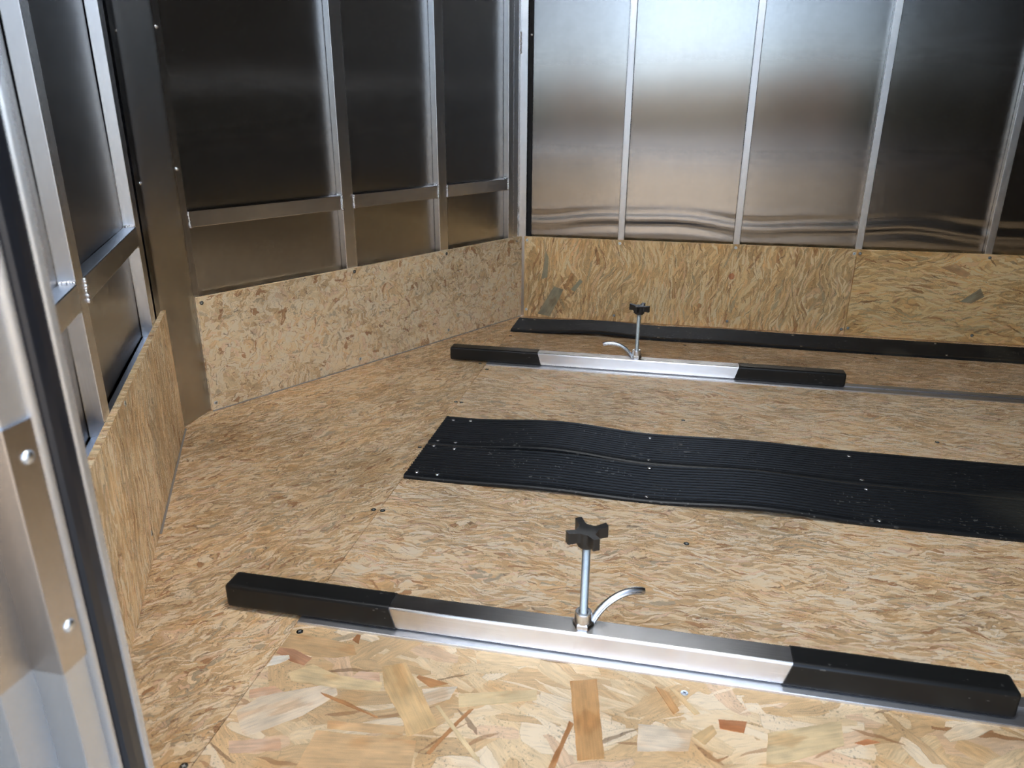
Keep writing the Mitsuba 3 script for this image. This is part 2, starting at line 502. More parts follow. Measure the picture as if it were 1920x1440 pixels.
FLOOR_STRANDS = [
    ('pink', [[-0.4984, 0.6478], [-0.4364, 0.6654], [-0.4251, 0.6475], [-0.4877, 0.63]]),
    ('orange', [[-0.5190, 0.8218], [-0.5190, 0.8567], [-0.4633, 0.8563], [-0.4137, 0.8508], [-0.4012, 0.8317], [-0.4303, 0.818], [-0.4662, 0.8149]]),
    ('pink', [[-0.5191, 0.7345], [-0.4885, 0.7483], [-0.4705, 0.74], [-0.5114, 0.7195]]),
    ('white', [[-0.516, 0.6955], [-0.4975, 0.7263], [-0.4072, 0.771], [-0.395, 0.7506], [-0.4256, 0.7058], [-0.48, 0.6597], [-0.4892, 0.6636]]),
    ('pink', [[-0.3931, 0.7795], [-0.3837, 0.7999], [-0.3544, 0.8032], [-0.347, 0.7865]]),
    ('straw', [[-0.4819, 0.7763], [-0.4544, 0.7995], [-0.4095, 0.7858], [-0.3436, 0.7858], [-0.3402, 0.7688], [-0.3989, 0.7618], [-0.4702, 0.7618]]),
    ('pinkbrown', [[-0.5190, 0.8107], [-0.519, 0.8222], [-0.4973, 0.8237], [-0.4622, 0.8112], [-0.4672, 0.7944], [-0.4887, 0.7981]]),
    ('pale', [[-0.5190, 0.7815], [-0.5190, 0.803], [-0.4982, 0.8102], [-0.4935, 0.8031], [-0.5044, 0.7904]]),
    ('orange', [[-0.3894, 0.7049], [-0.2853, 0.7159], [-0.2843, 0.702], [-0.3834, 0.6917]]),
    ('orange', [[-0.3966, 0.6866], [-0.2638, 0.6971], [-0.257, 0.6553], [-0.3954, 0.6262]]),
    ('brown', [[-0.2972, 0.8096], [-0.2518, 0.8024], [-0.2747, 0.7907], [-0.2997, 0.8048]]),
    ('white', [[-0.2848, 0.7845], [-0.237, 0.8], [-0.2419, 0.775], [-0.2668, 0.7563]]),
    ('brown', [[-0.2116, 0.7608], [-0.2049, 0.7648], [-0.2229, 0.722], [-0.2398, 0.6799], [-0.2456, 0.6808], [-0.23, 0.7205]]),
    ('straw', [[-0.2578, 0.7587], [-0.2526, 0.7611], [-0.1764, 0.6845], [-0.1832, 0.6831]]),
    ('dark', [[-0.4174, 0.8738], [-0.4115, 0.8734], [-0.4071, 0.8537], [-0.42, 0.8606]]),
    ('straw', [[-0.2319, 0.7862], [-0.1277, 0.8168], [-0.1244, 0.7975], [-0.2253, 0.7623]]),
    ('white', [[0.0135, 0.7832], [0.0841, 0.7878], [0.0777, 0.7519], [0.0146, 0.7386]]),
    ('red', [[0.1177, 0.813], [0.1545, 0.8168], [0.149, 0.7963], [0.1188, 0.7976]]),
    ('tan', [[0.0838, 0.7776], [0.1094, 0.8021], [0.1146, 0.7891], [0.0985, 0.7659]]),
    ('tan2', [[0.0341, 0.8568], [0.0528, 0.8491], [0.0669, 0.8184], [0.059, 0.81]]),
    ('straw', [[0.0527, 0.8578], [0.061, 0.8566], [0.0945, 0.8188], [0.0866, 0.8145]]),
    ('straw', [[0.1794, 0.8022], [0.2773, 0.8434], [0.273, 0.802], [0.1901, 0.7539], [0.1719, 0.7501]]),
    ('red', [[0.2869, 0.8086], [0.3035, 0.8183], [0.3193, 0.8166], [0.2974, 0.8071]]),
    ('brown', [[-0.0763, 0.7696], [-0.0698, 0.7657], [-0.0776, 0.7289], [-0.0837, 0.6917], [-0.0918, 0.69], [-0.0812, 0.7404]]),
    ('tan', [[-0.3546, 0.8147], [-0.324, 0.83], [-0.2433, 0.7272], [-0.2779, 0.6999], [-0.2911, 0.7243], [-0.3369, 0.7762]]),
    ('tan2', [[-0.0847, 0.8421], [-0.0477, 0.8539], [-0.0256, 0.7183], [-0.0579, 0.7085], [-0.0711, 0.7759]]),
    ('brown', [[-0.4201, 0.7493], [-0.38, 0.742], [-0.3259, 0.7238], [-0.3295, 0.7231], [-0.3793, 0.7357], [-0.4117, 0.7444]]),
]
for i, (k, pts) in enumerate(FLOOR_STRANDS):
    m, uv = strand_mesh(pts, lambda a, b, h: (a, b, h), k, 0.0003 + 0.00003 * i)
    part(near_board, 'strand', m, 'strand_wood', uv=uv)

# screws: a head (lathe) and a raised cross, its metal toned as recess glint and shade
HEADS = {}


def head_meshes(kind):
    r = dict(flat=0.0052, dome=0.0046)[kind]
    if kind == 'flat':
        prof = [(0, 0.0009), (r * 0.82, 0.0008), (r, 0.0004), (r, -0.002), (0, -0.002)]
    else:
        prof = [(0, 0.0026), (r * 0.45, 0.0024), (r * 0.8, 0.0016), (r, 0.0004), (r, -0.002), (0, -0.002)]
    top = prof[0][1]
    hd = lathe(prof[::-1], 20)
    cr = cat([cbox((-r * .52, -r * .13, top - 0.0006), (r * .52, r * .13, top + 0.00012), 0.0002), cbox((-r * .13, -r * .52, top - 0.0006), (r * .13, r * .52, top + 0.00012), 0.0002)])
    return hd, cr


def screw(parent, o, x, y, z, kind='flat', head='dark_screw', cross='zinc', turn=0.6, sub=True):
    c, s = math.cos(turn), math.sin(turn)
    x, y, z = (np.asarray(q, float) for q in (x, y, z))
    m = T4(x * c + y * s, y * c - x * s, z, o)
    if kind not in HEADS:
        HEADS[kind] = head_meshes(kind)
    hd, cr = HEADS[kind]
    key = part(parent, 'screw', place(hd, m), head, 35)
    if sub:
        part(key, 'recess', place(cr, m), cross)
    return key


X3, Y3 = np.array([1.0, 0, 0]), np.array([0, 1.0, 0])
for (x, y) in [(-0.533, 1.236), (-0.514, 1.236), (-0.507, 0.862), (0.082, 1.24), (0.081, 0.975), (-0.531, 0.601), (-0.507, 2.113), (-0.509, 2.48), (-0.512, 1.832),
               (-0.528, 1.833), (-0.541, 2.163), (0.094, 2.499), (0.701, 2.493), (0.687, 1.828), (-0.534, 1.535), (0.082, 1.834)]:
    screw(floor, (x, y, 0.0), X3, Y3, Z3, turn=rng.uniform(0, 1.5))
screw(floor, (0.074, 0.853, 0.0), X3, Y3, Z3, head='bright_zinc', cross='dark_screw', turn=0.5)
# grey sealant bead where the floor meets the nose walls
seal_parts = []
for a, b, nn in ((P1, P2, nF), (N1, N2 * 0.4 + N1 * 0.6, nN)):
    ts = np.linspace(0.002, 0.998, 60)
    pts = [v3(a + (b - a) * t - nn * 0.002, 0.0006 + 0.0005 * math.sin(t * 90)) for t in ts]
    seal_parts.append(sweep(pts, 0.0022, 8))
part(floor, 'sealant_bead', cat(seal_parts), 'sealant', True)

# ------------------------------------------------------------------ walls


def skin_sheet(a, b, z0, z1, nx, nz, out, disp):
    """A sheet of aluminium from a to b (plan points), bowed outwards by disp(s, z), uv in metres with u along the wall."""
    a, b, out = np.asarray(a, float), np.asarray(b, float), np.asarray(out, float)
    L = np.linalg.norm(b - a)
    s, z = np.meshgrid(np.linspace(0, L, nx), z0 + (z1 - z0) * np.linspace(0, 1, nz) ** 1.6, indexing='ij')
    d = disp(s, z)
    xy = a + (b - a) * (s / L)[..., None] + out * d[..., None]
    v = np.concatenate([xy, z[..., None]], -1).reshape(-1, 3)
    i, j = np.meshgrid(np.arange(nx - 1), np.arange(nz - 1), indexing='ij')
    q = (i * nz + j).ravel()
    f = np.vstack([np.stack([q, q + nz, q + nz + 1], 1), np.stack([q, q + nz + 1, q + 1], 1)])
    m = trimesh.Trimesh(v, f, process=False)
    return m, np.stack([s.ravel(), z.ravel()], 1)


def tube_upright(parent, name, o_plan, t, n, s0, s1, z0, z1, front, depth, r=0.0022, bsdf='frame'):
    """A rectangular tube standing on a wall; s0..s1 along the wall, its face 'front' metres behind the kick panel's face."""
    c = o_plan + t * (s0 + s1) / 2 + n * (front + depth / 2)
    m, uv = ring_tube(rrect(s1 - s0, depth, r), v3(c, z0), v3(c, z1), v3(t, 0))
    return part(parent, name, m, bsdf, True, uv=uv)


def tube_level(parent, name, o_plan, t, n, s0, s1, z0, z1, front, depth, r=0.0022, bsdf='frame'):
    a, b = o_plan + t * s0 + n * (front + depth / 2), o_plan + t * s1 + n * (front + depth / 2)
    zc = (z0 + z1) / 2
    m, uv = ring_tube(rrect(z1 - z0, depth, r), v3(a, zc), v3(b, zc), Z3)
    return part(parent, name, m, bsdf, True, uv=uv)


def weld(parent, a, b, r=0.0032, n=None):
    """A weld bead: overlapping ripples from a to b."""
    a, b = np.asarray(a, float), np.asarray(b, float)
    L = np.linalg.norm(b - a)
    n = n or max(4, int(L / 0.0034))
    ms = []
    for i in range(n):
        m = trimesh.creation.icosphere(1, r * rng.uniform(0.8, 1.25))
        m.apply_translation(a + (b - a) * (i + 0.5) / n + np.array([rng.uniform(-1, 1) for _ in range(3)]) * r * 0.3)
        ms.append(m)
    part(parent, 'weld_bead', cat(ms), 'weld', True)


# far wall (parallel to the tracks)
wall_far = thing('wall_far', 'bare aluminium far wall with narrow upright studs', kind='structure')


def far_bow(s, z):
    x = s - 0.55
    ripple = np.exp(-((z - 0.378) / 0.042) ** 2) * np.sin((z - 0.385 - 0.014 * np.sin(x * 7.5 + 2.0) - 0.004 * np.sin(x * 17)) * 2 * np.pi / 0.058) * 0.0008
    bay = 0.0016 * np.sin((x + 0.16) / 0.4064 * np.pi) ** 2 * np.sin(z * 1.3 + 0.9) + 0.0003 * np.sin(z * 9 + 1.5 * np.sin(x * 3))
    return ripple + bay


m, uv = skin_sheet((-0.55, YF + 0.0362), (XREAR, YF + 0.0362), 0.0, ZTOP, 260, 200, (0, 1), far_bow)
part(wall_far, 'skin', m, 'skin', True, uv=uv)
oF, tX, nY = np.array([0.0, YF]), np.array([1.0, 0]), np.array([0, 1.0])
for i in range(8):
    xc = -0.1565 + 0.4064 * i
    tube_upright(wall_far, 'stud', oF, tX, nY, xc - 0.0117, xc + 0.0117, 0.02, ZTOP, 0.0112, 0.0225, 0.0018)
tube_upright(wall_far, 'corner_post', oF, tX, nY, -0.5345, -0.508, 0.0, ZTOP, 0.0112, 0.030, 0.002)
tube_upright(wall_far, 'dark_strip', oF, tX, nY, -0.5078, -0.4925, 0.0, ZTOP, 0.024, 0.012, 0.002, 'black_gap')  # black strip filling the gap beside the corner post
part(wall_far, 'bottom_rail', cbox((-0.49, YF + 0.0125, 0.0), (XREAR, YF + 0.032, 0.27), 0.001), 'weld')
weld(wall_far + '__corner_post', (-0.5345, YF + 0.0105, 0.93), (-0.5345, YF + 0.0105, 1.0), 0.0038)
screw(wall_far, (-0.499, YF + 0.0245, 0.99), X3, Z3, -Y3, 'dome', 'bright_zinc', sub=False)

# far wall of the V nose
wall_left = thing('wall_left', 'dark aluminium wall of the nose with welded square tube framing', kind='structure')


def left_bow(s, z):
    return 0.0015 * np.sin(s / LW * np.pi * 3) ** 2 * np.sin(z * 1.5 + 0.4) + 0.0004 * np.sin(z * 8 + 2 * np.sin(s * 6)) * np.minimum(1, s * 8)


m, uv = skin_sheet(P1 + nF * 0.0365, P2 + nF * 0.0365, 0.0, ZTOP, 120, 120, nF, left_bow)
part(wall_left, 'skin', m, 'skin', True, uv=uv)
studs = []
for s0, s1 in ((0.480, 0.521), (0.866, 0.905), (1.214, 1.242)):
    studs.append(tube_upright(wall_left, 'stud', P1, tF, nF, s0, s1, 0.02, ZTOP, 0.0112, 0.025))
tube_upright(wall_left, 'end_post', P1, tF, nF, 1.2422, 1.269, 0.0, ZTOP, 0.0125, 0.030)
at = lambda s, z, d=0.0105: v3(P1 + tF * s + nF * d, z)
for i, (s0, s1, st0, st1) in enumerate(((0.018, 0.480, None, studs[0]), (0.521, 0.866, studs[0], studs[1]), (0.905, 1.214, studs[1], studs[2]))):
    c = tube_level(wall_left, 'crossbar', P1, tF, nF, s0, s1, 0.478, 0.518, 0.0112, 0.025)
    weld(c, at(s0 + 0.001, 0.478), at(s0 + 0.001, 0.517))
    weld(c, at(s1 - 0.001, 0.478), at(s1 - 0.001, 0.519))
    weld(c, at(s1 - 0.002, 0.520, 0.013), at(s1 - 0.002, 0.520, 0.032))
tube_level(wall_left, 'bottom_rail', P1, tF, nF, 0.02, 1.21, 0.0, 0.285, 0.0125, 0.0225)

# blunt nose
wall_nose = thing('wall_nose', 'narrow sheet metal front of the nose between the two slanted walls', kind='structure')
fl = 0.0185
c1, c2 = P1 + nF * 0.0095 - tF * 0.002, N1 + nN * 0.0095 - tN * 0.002
plan = [c1 + tF * fl, c1, c2, c2 + tN * (fl + 0.055)]
m, uv = [], []
prof = []
for a, b in zip(plan[:-1], plan[1:]):
    prof += [a + (b - a) * t for t in np.linspace(0, 1, 12)[(0 if not prof else 1):]]
prof = np.array(prof)
# a tight bend instead of a knife edge
for _ in range(2):
    prof[1:-1] = (prof[:-2] + 2 * prof[1:-1] + prof[2:]) / 4
zs = np.linspace(0.0, ZTOP, 40)
V = np.array([[p[0] - 0.0015 * math.sin(z * 5), p[1], z] for p in prof for z in zs])
nz, nx = len(zs), len(prof)
F = []
for i in range(nx - 1):
    for j in range(nz - 1):
        q = i * nz + j
        F += [(q, q + nz + 1, q + nz), (q, q + 1, q + nz + 1)]
UV = np.array([[i * 0.01, z] for i in range(nx) for z in zs])
part(wall_nose, 'sheet', trimesh.Trimesh(V, F, process=False), 'nose_metal', True, uv=UV)
for z in (0.924, 0.618, 1.23):
    screw(wall_nose, v3(P1 + tF * 0.006 + nF * 0.0088, z), v3(tF, 0), Z3, v3(-nF, 0), 'dome', 'bright_zinc')
    screw(wall_nose, v3(N1 + tN * 0.008 + nN * 0.0088, z - 0.02), v3(tN, 0), Z3, v3(-nN, 0), 'dome', 'bright_zinc')
light_block_plan = sg.Polygon([P1 + tF * 0.03 + nF * 0.04, P1 + nF * 0.04, N1 + nN * 0.04, N1 + tN * 0.03 + nN * 0.04, N1 + tN * 0.03 + nN * 0.05, N1 + nN * 0.07, P1 + nF * 0.07, P1 + tF * 0.03 + nF * 0.05])
part(wall_nose, 'added_light_block', place(extrude(light_block_plan, ZTOP + 0.3), T4(o=(0, 0, -0.3))), 'door_paint')  # unseen block added behind the nose to keep sky out of the gap
# tubes of the nose frame behind the sheet
tube_upright(wall_nose, 'stud', P1, tF, nF, -0.004, 0.017, 0.02, ZTOP, 0.0115, 0.024)

# near wall of the V nose
wall_right = thing('wall_right', 'near slanted nose wall seen edge on with bright square tubes', kind='structure')


def right_bow(s, z):
    return 0.0022 * np.sin(np.clip((s - 0.14) / 0.5, 0, 1) * np.pi) * (1 + 0.8 * np.clip((z - 0.5) * 1.5, -1, 1)) + 0.0008 * np.sin(z * 9)


m, uv = skin_sheet(N1 + nN * 0.0365, N2 + nN * 0.0365, 0.0, ZTOP, 120, 90, nN, right_bow)
part(wall_right, 'skin', m, 'skin', True, uv=uv)
rst = []
for s0, s1 in ((0.088, 0.138), (0.648, 0.690), (1.05, 1.09)):
    rst.append(tube_upright(wall_right, 'stud', N1, tN, nN, s0, s1, 0.02, ZTOP, 0.0112, 0.025))
atn = lambda s, z, d=0.0105: v3(N1 + tN * s + nN * d, z)
for s0, s1 in ((0.138, 0.648), (0.690, 1.05)):
    c = tube_level(wall_right, 'crossbar', N1, tN, nN, s0, s1, 0.482, 0.522, 0.0112, 0.025)
    weld(c, atn(s1 - 0.001, 0.483), atn(s1 - 0.001, 0.521))
    weld(c, atn(s0 + 0.002, 0.523, 0.0125), atn(s0 + 0.002, 0.523, 0.034), 0.003)
    weld(c, atn(s0 + 0.002, 0.481, 0.0125), atn(s0 + 0.002, 0.481, 0.03), 0.003)
tube_level(wall_right, 'bottom_rail', N1, tN, nN, 0.02, 1.24, 0.0, 0.285, 0.0125, 0.0225)

# ------------------------------------------------------------------ kick panels of strand board


def kick(name_label, o, t, n, length, style, rot, off, screws, x0=0.0, group=None, strands=(), top_screws='dark_screw', thick=0.011):
    k = thing('kick_panel', name_label, 'wall panel')
    t3, n3 = v3(t, 0), v3(n, 0)
    m, uv = uvbox((x0, 0.0, 0.0), (x0 + length, HK, thick), (t3, Z3, n3), style, off, v3(o, 0.0015), rot)
    part(k, 'board', m, 'osb', uv=uv)
    # ragged saw-cut top edge
    for s, z, mat in screws:
        screw(k, v3(o + t * s, z) - n3 * 0.0001, t3, Z3, -n3, 'flat', mat, 'zinc' if mat == 'dark_screw' else 'dark_screw', rng.uniform(0, 1.5))
    for c, pts in strands:
        m, uv = strand_mesh(pts, lambda a, b, h: v3(o + t * a, b) - n3 * h, c, 0.0004)
        part(k, 'strand', m, 'strand_wood', uv=uv)
    return k


D, Zn = 'dark_screw', 'zinc'
kick('pale strand board kick panel below the dark nose wall, left of the corner', P1, tF, nF, LW - 0.001, 4, 0.1, (0, 0),
     [(0.0145, 0.292, D), (0.0145, 0.021, Zn), (0.497, 0.296, D), (0.497, 0.022, Zn), (0.884, 0.296, D), (0.884, 0.03, Zn), (1.25, 0.292, Zn)], x0=0.004)
kick('yellowish strand board kick panel below the bright wall, between the corner and the board seam', oF, tX, nY, 0.650 + 0.5115, 5, math.pi / 2 - 0.12, (0.3, 0),
     [(-0.502, 0.294, Zn), (-0.502, 0.029, Zn), (-0.159, 0.295, Zn), (-0.166, 0.024, D), (0.248, 0.296, Zn), (0.246, 0.027, D), (0.642, 0.292, Zn), (0.640, 0.022, D)], x0=-0.5115,
     strands=[('gray', [[-0.4581, 0.0141], [-0.3962, 0.1242], [-0.3604, 0.1132], [-0.4087, 0.0065]]), ('gray', [[-0.4451, 0.1498], [-0.4296, 0.2562], [-0.419, 0.2318], [-0.4224, 0.156]]),
              ('gray', [[-0.3326, 0.1147], [-0.299, 0.1571], [-0.2886, 0.1475], [-0.3173, 0.1078]]), ('straw', [[0.5166, 0.0742], [0.5746, 0.2002], [0.5893, 0.2276], [0.5337, 0.0891]]),
              ('red', [[0.238, 0.183], [0.233, 0.193], [0.237, 0.203], [0.247, 0.205], [0.254, 0.2], [0.255, 0.19], [0.249, 0.182]])])
kick('strand board kick panel with level grain, right of the board seam on the far wall', oF, tX, nY, XREAR - 0.652, 6, 0.0, (0, 0.4),
     [(0.661, 0.293, D), (0.662, 0.027, D), (1.065, 0.296, D), (1.065, 0.026, D), (1.474, 0.295, D)], x0=0.652,
     strands=[('gray', [[1.0036, 0.143], [1.0583, 0.1919], [1.0758, 0.1635], [1.0399, 0.1385]]), ('orange', [[0.9226, 0.2564], [0.9666, 0.2713], [1.0197, 0.2385], [1.005, 0.2249]])])
kick('strand board kick panel along the near nose wall, beside the door frame', N1, tN, nN, 1.27, 7, math.pi / 2 + 0.1, (0.2, 0.9),
     [(0.588, 0.297, Zn), (0.573, 0.04, Zn)], x0=0.002)

# ------------------------------------------------------------------ door frame, near wall, ceiling, rear wall
ZD = 1.82
XJ, XJ2 = -0.41, 0.52
door = thing('door_1', 'out of focus aluminium side door frame at the left edge', kind='structure')
jamb = sg.Polygon([(XJ, 0.3655), (XJ, 0.412), (XJ - 0.03, 0.412), (XJ - 0.03, 0.40), (XJ - 0.10, 0.40), (XJ - 0.10, 0.28), (XJ - 0.062, 0.28), (XJ - 0.060, 0.312), (XJ - 0.050, 0.318), (XJ - 0.048, 0.335),
                   (XJ - 0.028, 0.337), (XJ - 0.026, 0.3655)]).buffer(-0.0015).buffer(0.0015, quad_segs=5)
m, uv = ring_tube(jamb, (0, 0, -0.5), (0, 0, ZD + 0.05), X3, flat=True)
part(door, 'jamb', m, 'jamb_metal', uv=uv)
lip = sg.box(XJ - 0.04, 0.4135, XJ + 0.0085, 0.4215).buffer(-0.002).buffer(0.002, quad_segs=5)
m, uv = ring_tube(lip, (0, 0, -0.015), (0, 0, ZD - 0.015), X3)
part(door, 'lip', m, 'jamb_metal', True, uv=uv)
sealp = sg.Polygon([(XJ, 0.3960), (XJ + 0.0035, 0.3962), (XJ + 0.0056, 0.3985), (XJ + 0.0064, 0.405), (XJ + 0.0058, 0.4132), (XJ, 0.4132)]).buffer(0.0008, quad_segs=5)
part(door, 'seal', place(extrude(sealp, ZD), T4(o=(0, 0, -0.015))), 'seal', 50)
ridge = sg.Point(XJ + 0.0005, 0.3912).buffer(0.0042, quad_segs=6)
m, uv = ring_tube(ridge, (0, 0, -0.015), (0, 0, ZD - 0.015), X3)
part(door, 'ridge', m, 'jamb_metal', True, uv=uv)
# strike plate, folded over the steps of the jamb
c = 0.0014
strike = sg.LineString([(XJ + c, 0.3865), (XJ + c, 0.3655 - c), (XJ - 0.0255, 0.3655 - c), (XJ - 0.027, 0.337 - c), (XJ - 0.047, 0.335 - c), (XJ - 0.049, 0.318 - c)]).buffer(0.0012, cap_style='flat', quad_segs=4)
m, uv = ring_tube(strike, (0, 0, 0.371), (0, 0, 0.566), X3, flat=True)
sp = part(door, 'strike_plate', m, 'steel_plate', uv=uv)
for z in (0.541, 0.404):
    hd = lathe([(0, -0.001), (0.0052, -0.001), (0.0052, 0.0004), (0.0042, 0.0019), (0.0023, 0.0028), (0, 0.003)], 24)
    part(sp, 'screw', place(hd, T4(Y3, Z3, X3, (XJ + c + 0.0012, 0.3775, z))), 'bright_zinc', 35)
# right jamb and header of the same door
jr = place(extrude(shapely.affinity.scale(jamb, -1, 1, origin=(0, 0)), ZD + 0.55), T4(o=(XJ2 + XJ, 0, -0.5)))
part(door, 'jamb', jr, 'jamb_metal', 40)
part(door, 'header', cbox((XJ - 0.1, 0.28, ZD), (XJ2 + 0.1, 0.412, ZD + 0.06), 0.002), 'jamb_metal')
part(door, 'sill', cbox((XJ - 0.0, 0.27, -0.05), (XJ2, 0.3595, 0.0), 0.002), 'jamb_metal')

lf = math.radians(-25)  # open door leaf, out of view; its angle sets how much sky comes in
hx, hy = XJ2 + 0.03, 0.29
m = cbox((0.0, -0.035, 0.0), (0.90, 0.0, ZD - 0.02), 0.003)
part(door, 'leaf', place(m, T4((math.cos(lf), math.sin(lf), 0), (-math.sin(lf), math.cos(lf), 0), Z3, (hx, hy, 0.005))), 'door_paint')

wall_near = thing('wall_near', 'near side wall beside the door, outside the view', kind='structure')
scene['wall_paint'] = principled((0.10, 0.10, 0.10), 0.4, 0.5)
yo, yi = 0.325, YN + 0.0
for (x0, x1, z0, z1) in ((-0.57, XJ - 0.095, -0.3, ZTOP), (XJ2 + 0.095, XREAR, -0.3, ZTOP), (XJ - 0.095, XJ2 + 0.095, ZD + 0.055, ZTOP)):
    part(wall_near, 'skin', cbox((x0, yo, z0), (x1, yi - 0.012, z1), 0.001), 'skin' if False else 'wall_paint')
for i in range(6):
    xc = 0.75 + 0.4064 * i
    if xc > XJ2 + 0.1:
        part(wall_near, 'stud', cbox((xc - .012, yi - 0.0115, 0), (xc + .012, yi + 0.012, ZTOP), 0.0015), 'frame')
ceiling = thing('ceiling', 'dark ceiling of the trailer, outside the view', kind='structure')
scene['ceiling_board'] = principled((0.06, 0.058, 0.055), 0.6)
roof = sg.Polygon([(XREAR, 0.30), (XREAR, YF + 0.06), P2 + nF * 0.06, P1 + nF * 0.06, N1 + nN * 0.06, N2 + nN * 0.06, (-0.55, 0.30)])
part(ceiling, 'panel', place(extrude(roof, 0.03), T4(o=(0, 0, ZTOP))), 'ceiling_board')
wall_rear = thing('wall_rear', 'closed rear of the trailer, outside the view', kind='structure')
scene['rear_board'] = principled((0.13, 0.12, 0.105), 0.6)
part(wall_rear, 'panel', cbox((XREAR, 0.30, -0.02), (XREAR + 0.04, YF + 0.06, ZTOP), 0.001), 'rear_board')
part(wall_rear, 'crossbar', cbox((XREAR - 0.03, YN, 0.9), (XREAR - 0.0005, YF, 0.95), 0.002), 'frame')

# added fill lamp on the ceiling, out of view, brightens the far floor
lx, ly = 0.0, 0.56
lamp = thing('added_fill_lamp', 'fill lamp added on the ceiling above the side door, out of view', 'lamp')
part(lamp, 'base', cbox((lx - 0.32, ly - 0.045, ZTOP - 0.022), (lx + 0.32, ly + 0.045, ZTOP - 0.0005), 0.003), 'frame')
lens = cbox((lx - 0.30, ly - 0.035, ZTOP - 0.040), (lx + 0.30, ly + 0.035, ZTOP - 0.0225), 0.012)
part(lamp, 'lens', mikit.ply(lens, 'wall_paint', 35, emitter={'type': 'area', 'radiance': {'type': 'rgb', 'value': [FILL_LAMP, FILL_LAMP * 1.02, FILL_LAMP * 1.03]}}), None)

# ------------------------------------------------------------------ floor tracks
for yt, lab in ((Y_TRACK, 'flat aluminium track let into the floor under the nearer black and silver bar'), (2.179, 'flat aluminium track in the floor under the farther bar, running on to the right')):
    tr = thing('floor_track', lab, 'floor track')
    w = 0.030
    pr = sg.Polygon([(-w, 0.0001), (w, 0.0001), (w, 0.0034), (w - 0.0012, 0.0044), (0.0085, 0.0044), (0.0075, 0.0036), (0.0075, 0.0008), (-0.0075, 0.0008), (-0.0075, 0.0036), (-0.0085, 0.0044), (-w + 0.0012, 0.0044), (-w, 0.0034)])
    # outline x -> world y, outline y -> world z, extruded along world x
    m, uv = ring_tube(pr, (XS + 0.002, yt, 0), (XS + 2.6, yt, 0), Y3, flat=True)
    part(tr, 'rail', m, 'track_metal', False, uv=uv)

# ------------------------------------------------------------------ ski guides (ribbed rubber strips)


def ski_guide(y0, y1, bumps, screws, label, x1=2.2, x0=None):
    k = thing('ski_guide', label, 'floor mat', 'ribbed black guides on the floor')
    x0 = XS + 0.002 if x0 is None else x0
    W, base, rib, nr = y1 - y0, 0.0040, 0.0046, 12
    edge = 0.0125
    ys, zs = [0.0, 0.0, 0.0030], [0.0, 0.0046, 0.0074]
    ys += [edge * 0.85]
    zs += [0.0090]
    pitch = (W - 2 * edge) / nr
    for i in range(nr):
        c = edge + pitch * (i + 0.5)
        for d, h in ((-0.5, 0.0), (-0.36, 0.1), (-0.22, 0.85), (0.0, 1.0), (0.22, 0.85), (0.36, 0.1)):
            ys.append(c + d * pitch)
            zs.append(base + rib * h)
    ys += [W - edge, W - edge * 0.85, W - 0.003, W, W]
    zs += [base, 0.0090, 0.0074, 0.0046, 0.0]
    n_top = len(ys)
    ys += list(np.linspace(W * 0.9, W * 0.1, 5))
    zs += [0.0] * 5
    sec = np.array([ys, zs]).T
    xs = np.unique(np.concatenate([np.linspace(x0, 1.3, 150), np.linspace(1.3, x1, 20)]))

    def lift(x, f):
        h = 0.0
        for a, b, near, far in bumps:
            t = (x - a) / (b - a)
            if 0 < t < 1:
                h += (math.sin(math.pi * t) ** 2) * (near + (far - near) * f)
        return h
    v = np.array([[x, y0 + y, 0.0003 + z + lift(x, min(1, max(0, y / W)))] for x in xs for y, z in sec])
    m, nx = len(sec), len(xs)
    f = []
    for i in range(nx - 1):
        for j in range(m):
            a, b = i * m + j, i * m + (j + 1) % m
            f += [(a, b, b + m), (a, b + m, a + m)]
    for base_i, flip in ((0, False), ((nx - 1) * m, True)):
        g = sg.Polygon(sec)
        tv, tf = trimesh.creation.triangulate_polygon(g, engine='earcut')
        idx = [int(np.argmin(np.abs(sec - q).sum(1))) + base_i for q in tv]
        for q in tf:
            f.append(tuple(idx[r] for r in (q if flip else q[::-1])))
    mesh = trimesh.Trimesh(v, f, process=False)
    if mesh.volume < 0:
        mesh.invert()
    part(k, 'strip', mesh, 'rubber', 28)
    for x, y in screws:
        screw(k, (x, y, 0.0003 + base + rib * 0.75 + lift(x, (y - y0) / W)), X3, Y3, Z3, 'dome', 'bright_zinc', 'dark_screw', rng.uniform(0, 1.5))
    return k


ski_guide(1.548, 1.7176, [(-0.46, 0.01, 0.014, 0.013), (0.0, 0.46, 0.005, 0.005)],
          [(-0.495, 1.691), (-0.451, 1.697), (-0.498, 1.562), (-0.453, 1.561), (0.001, 1.688), (0.002, 1.562), (0.455, 1.682), (0.457, 1.562), (0.911, 1.69), (0.911, 1.562)],
          'black ribbed rubber strip, buckled up, farther one of the pair side by side')
ski_guide(1.3755, 1.5465, [(-0.44, 0.01, 0.005, 0.008), (0.0, 0.46, 0.010, 0.010)],
          [(-0.499, 1.533), (-0.447, 1.529), (-0.495, 1.396), (-0.448, 1.395), (0.005, 1.525), (0.003, 1.390), (0.457, 1.52), (0.451, 1.388), (0.911, 1.525), (0.911, 1.39)],
          'black ribbed rubber strip, nearer one of the pair lying side by side')
ski_guide(2.529, 2.700, [(-0.44, 0.01, 0.011, 0.007), (0.0, 0.47, 0.004, 0.003)],
          [(-0.501, 2.67), (-0.456, 2.678), (-0.493, 2.545), (-0.448, 2.545), (0.003, 2.668), (0.003, 2.545), (0.468, 2.676), (0.477, 2.545), (0.933, 2.68), (0.928, 2.548)],
          'single black ribbed rubber strip at the foot of the far wall')

# ------------------------------------------------------------------ tie-down bars


